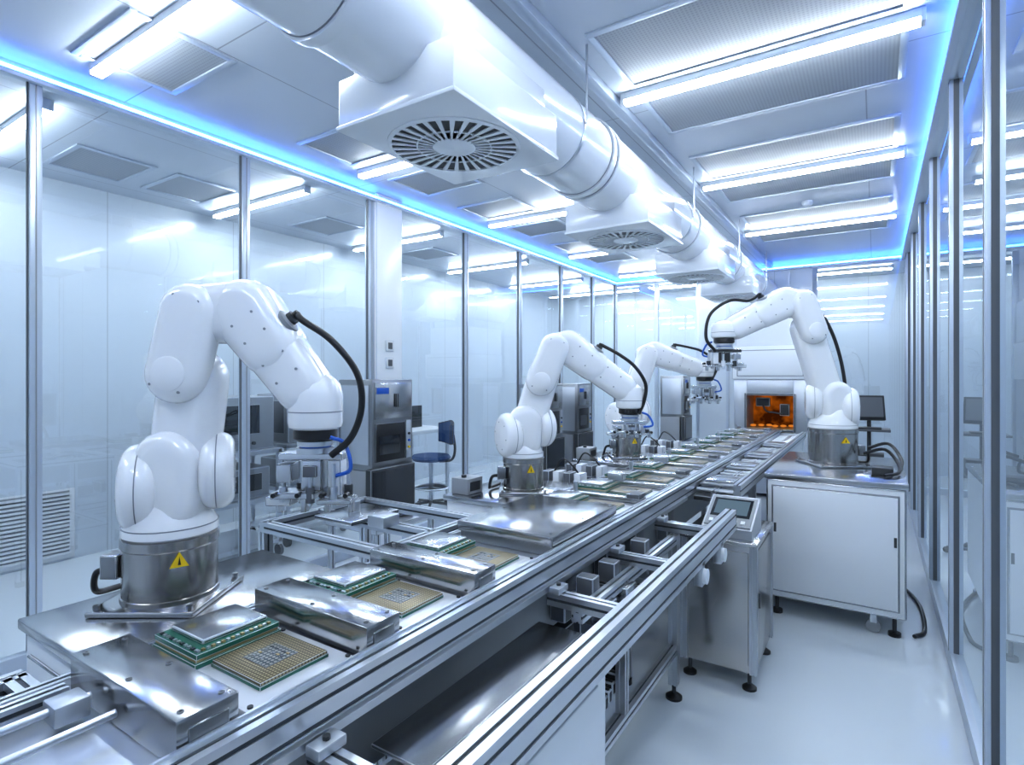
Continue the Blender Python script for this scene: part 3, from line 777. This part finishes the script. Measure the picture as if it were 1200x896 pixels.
# aluminium frame stand behind robot 1
g = G('aluminium_frame_stand')
x0,x1,y0,y1,z=-2.35,-1.60,1.55,2.15,0.93
for x in (x0,x1):
    for y in (y0,y1):
        g.ext(2,0.04,z-0.045,(x,y),0.045,0.045); g.cyl((x,y,0),(x,y,0.04),0.03,'black',14)
    g.ext(1,y0-0.02,y1+0.02,(x,z-0.02),0.045,0.045); g.ext(1,y0,y1,(x,0.35),0.04,0.04)
for y in (y0,y1): g.ext(0,x0,x1,(y,z-0.02),0.045,0.045); g.ext(0,x0,x1,(y,0.35),0.04,0.04)
g.ext(0,x0,x1,((y0+y1)/2,z-0.02),0.045,0.045)
g.box((-2.2,1.7,z),(-1.95,2.0,z+0.02),'steel',0.003)
g.box((-1.9,1.75,z),(-1.8,1.85,z+0.05),'alu_matte',0.004)
g.cyl((-2.1,1.85,z+0.02),(-2.1,1.85,z+0.07),0.03,'alu',20)
g.done()
for (x,y) in ((-1.97,2.56),(-1.97,4.15)):
    g = G('servo_controller_box'); g.box((x-0.06,y-0.06,0.93),(x+0.06,y+0.08,1.02),'grey',0.005); g.box((x+0.06,y-0.04,0.95),(x+0.064,y+0.05,1.0),'dark')
    g.cyl((x,y-0.02,1.02),(x,y-0.02,1.035),0.015,'dark',12); g.done()
for y in (3.4,3.75,5.1,5.6):
    g = G('valve_manifold')
    g.box((-1.95,y-0.12,0),(-1.6,y+0.12,0.84),'alu_matte',0.006)
    g.box((-1.97,y-0.14,0.84),(-1.58,y+0.14,0.87),'steel',0.003)
    for k in range(4): g.box((-1.92+0.08*k,y-0.05,0.87),(-1.87+0.08*k,y+0.05,0.95),'white_matte' if k%2 else 'darkgrey',0.004)
    g.tube([(-1.85,y,0.95),(-1.8,y+0.02,1.03),(-1.7,y,0.98),(-1.62,y,0.875)],0.006,'black',8)
    g.done()

# ------------------------------------------------------------------ oven machine at the back
g = G('curing_oven')
x0,x1,y0,y1=-1.60,-0.72,8.0,9.2
wx0,wx1,wz0,wz1=-1.44,-0.88,0.90,1.34
g.box((x0,y0,0.05),(x1,y1,0.86),'alu_matte',0.006)
g.box((x0,y0,0.86),(wx0,y1,1.55),'alu_matte',0.005); g.box((wx1,y0,0.86),(x1,y1,1.55),'alu_matte',0.005)
g.box((wx0,y0,wz1),(wx1,y1,1.55),'alu_matte',0.003)
g.box((wx0,y0+0.5,0.86),(wx1,y1,wz1),'ember')
g.box((x0-0.02,y0-0.03,1.55),(x1+0.02,y1,2.0),'white_paint',0.008)
g.box((x0+0.05,y0-0.037,1.6),(x1-0.05,y0-0.03,1.93),'white_matte',0.004)
g.box((x0+0.04,y0-0.034,1.59),(x1-0.04,y0-0.03,1.94),'seam')
g.box((x0,y0+0.1,2.0),(x1,y1,2.5),'white_paint',0.008)
for a,b in (((wx0-0.03,y0-0.02,wz0-0.03),(wx0,y0+0.01,wz1+0.03)),((wx1,y0-0.02,wz0-0.03),(wx1+0.03,y0+0.01,wz1+0.03)),((wx0,y0-0.02,wz1),(wx1,y0+0.01,wz1+0.03)),((wx0,y0-0.02,wz0-0.03),(wx1,y0+0.01,wz0))):
    g.box(a,b,'darkgrey',0.003)
for k in range(6):
    g.ball((wx0+0.06+0.09*k,y0+0.12+0.06*(k%3),0.935),0.028,'ember_hot',(1.4,1,0.6),12)
g.box((wx0,y0+0.02,0.86),(wx1,y0+0.5,0.91),'gold')
g.box((wx0+0.06,y0+0.3,1.18),(wx0+0.24,y0+0.36,wz1-0.04),'dark',0.01); g.box((wx1-0.2,y0+0.3,1.06),(wx1-0.08,y0+0.36,1.22),'dark',0.01)
g.tube([(wx0+0.15,y0+0.3,1.2),(wx0+0.2,y0+0.28,1.12),(wx0+0.3,y0+0.3,1.1),(wx1-0.14,y0+0.3,1.08)],0.012,'dark')
g.done()

# monitor on a pole stand near the right wall
g = G('monitor_stand')
px, py = -0.05, 6.4
g.cyl((px,py,0.03),(px,py,1.2),0.018,'dark',14)
for k in range(5):
    a=2*math.pi*k/5; g.cyl((px,py,0.06),(px+0.25*math.cos(a),py+0.25*math.sin(a),0.05),0.014,'dark',8); g.ball((px+0.25*math.cos(a),py+0.25*math.sin(a),0.028),0.028,'black')
g.box((px-0.17,py-0.22,1.08),(px+0.17,py+0.05,1.10),'darkgrey',0.004)
g.box((px-0.13,py-0.20,1.10),(px+0.10,py-0.06,1.115),'black',0.004)
R = Matrix.Translation((px,py,1.29)) @ Matrix.Rotation(math.radians(18),4,'Z') @ Matrix.Rotation(math.radians(-12),4,'X')
g.box((-0.13,-0.02,-0.12),(0.13,0.02,0.12),'black',0.006,R); g.box((-0.11,-0.024,-0.09),(0.11,-0.02,0.10),'darkgrey',0,R)
g.box((-0.3+px+0.1,py-0.1,0.7),(px+0.15,py+0.1,0.72),'darkgrey',0.004)
g.box((px-0.12,py-0.08,0.72),(px+0.12,py+0.08,0.86),'dark',0.005)
g.done()

# ------------------------------------------------------------------ outside the glass
g = G('lab_chair')
cx, cy = -4.45, 5.1
for k in range(5):
    a=2*math.pi*k/5+0.3; ex,ey=cx+0.28*math.cos(a),cy+0.28*math.sin(a)
    g.cyl((cx,cy,0.10),(ex,ey,0.075),0.02,'black',10,r1=0.014); g.ball((ex,ey,0.032),0.032,'black')
g.cyl((cx,cy,0.08),(cx,cy,0.58),0.025,'alu',14)
g.lathe((cx,cy,0.27),(0,0,1),[(0.2,-0.012),(0.212,0),(0.2,0.012),(0.188,0),(0.2,-0.012)],'alu',32)
for k in range(3):
    a=2*math.pi*k/3; g.cyl((cx,cy,0.27),(cx+0.2*math.cos(a),cy+0.2*math.sin(a),0.27),0.008,'alu',8)
g.lathe((cx,cy,0.58),(0,0,1),[(0.10,0),(0.21,0.015),(0.235,0.045),(0.215,0.075),(0.10,0.082),(0,0.078)],'chairblue',32)
g.tube([(cx+0.05,cy+0.1,0.57),(cx+0.12,cy+0.24,0.58),(cx+0.14,cy+0.28,0.7),(cx+0.13,cy+0.26,0.88)],0.016,'black')
for k in range(9):
    a=-0.9+1.8*k/8
    R=Matrix.Translation((cx,cy,0.9)) @ Matrix.Rotation(math.radians(-27)+a*0.75,4,'Z')
    g.box((-0.035,0.235,-0.14+0.03*abs(a)),(0.035,0.275,0.16-0.04*abs(a)),'chairblue',0.012,R)
g.done()
g = G('lab_desk')
g.box((-5.6,4.6,0.86),(-4.85,6.0,0.90),'white_matte',0.005)
for x in (-5.55,-4.9):
    for y in (4.65,5.95): g.box((x-0.02,y-0.02,0),(x+0.02,y+0.02,0.86),'alu_matte',0.003)
g.box((-5.4,4.9,0.90),(-5.0,5.2,1.12),'grey',0.006); g.box((-5.25,5.4,0.9),(-5.22,5.8,1.2),'black',0.005)
g.done()
def cart(x, y):
    g = G('instrument_cart')
    g.box((x-0.3,y-0.35,0.12),(x+0.3,y+0.35,0.16),'alu_matte',0.004)
    g.box((x-0.28,y-0.33,0.5),(x+0.28,y+0.33,0.54),'alu_matte',0.004)
    for sx in (-0.28,0.28):
        for sy in (-0.33,0.33):
            g.box((x+sx-0.02,y+sy-0.02,0.1),(x+sx+0.02,y+sy+0.02,0.95),'alu',0.003)
            g.cyl((x+sx,y+sy-0.015,0.05),(x+sx,y+sy+0.015,0.05),0.05,'dark',16)
    g.box((x-0.3,y-0.35,0.92),(x+0.3,y+0.35,0.96),'alu_matte',0.004)
    g.box((x-0.25,y-0.3,0.96),(x+0.25,y+0.3,1.42),'grey',0.01)
    g.box((x+0.25,y-0.22,1.1),(x+0.258,y+0.16,1.35),'screen',0.003); g.box((x-0.2,y-0.308,1.05),(x+0.2,y-0.30,1.36),'darkgrey',0.003)
    g.box((x-0.22,y-0.28,0.54),(x+0.22,y+0.28,0.8),'grey',0.01); g.box((x+0.22,y-0.2,0.6),(x+0.228,y+0.2,0.75),'dark',0.003)
    for k in range(4): g.cyl((x+0.25,y-0.2+0.1*k,1.02),(x+0.27,y-0.2+0.1*k,1.02),0.015,'dark',12)
    g.done()
cart(-4.75, 2.75); cart(-4.9, 3.6)
g = G('air_return_grille')
g.box((-5.898,1.2,0.02),(-5.885,2.05,0.62),'white_paint',0.003)
for k in range(16): g.box((-5.885,1.24,0.06+0.034*k),(-5.865,2.01,0.078+0.034*k),'white_paint')
for k in range(16): g.box((-5.886,1.24,0.078+0.034*k),(-5.884,2.01,0.094+0.034*k),'grey')
g.done()
for y in (3.0, 6.1):
    g = G('fire_hose_cabinet'); g.box((1.86,y-0.15,0.9),(1.995,y+0.15,1.35),'grey',0.006); g.box((1.852,y-0.12,0.93),(1.86,y+0.12,1.32),'darkgrey',0.003)
    g.tube([(1.9,y,0.9),(1.88,y+0.05,0.7),(1.9,y,0.4),(1.95,y-0.05,0.05)],0.02,'dark'); g.done()

# ------------------------------------------------------------------ world + camera
w = bpy.data.worlds.new('World'); scene.world = w; w.use_nodes = True
w.node_tree.nodes['Background'].inputs[0].default_value = (0.6, 0.75, 1.0, 1); w.node_tree.nodes['Background'].inputs[1].default_value = 0.4
cam = bpy.data.cameras.new('Camera'); co = bpy.data.objects.new('Camera', cam); scene.collection.objects.link(co)
co.location = (0, 0, 1.6); co.rotation_euler = (math.radians(90), 0, YAW)
cam.sensor_width = 36; cam.lens = 658/1200*36; cam.shift_y = -8/1200; cam.clip_start = 0.02
scene.camera = co
scene.view_settings.view_transform = 'Standard'
scene.view_settings.look = 'None'
scene.view_settings.exposure = 0.0
scene.view_settings.gamma = 0.86
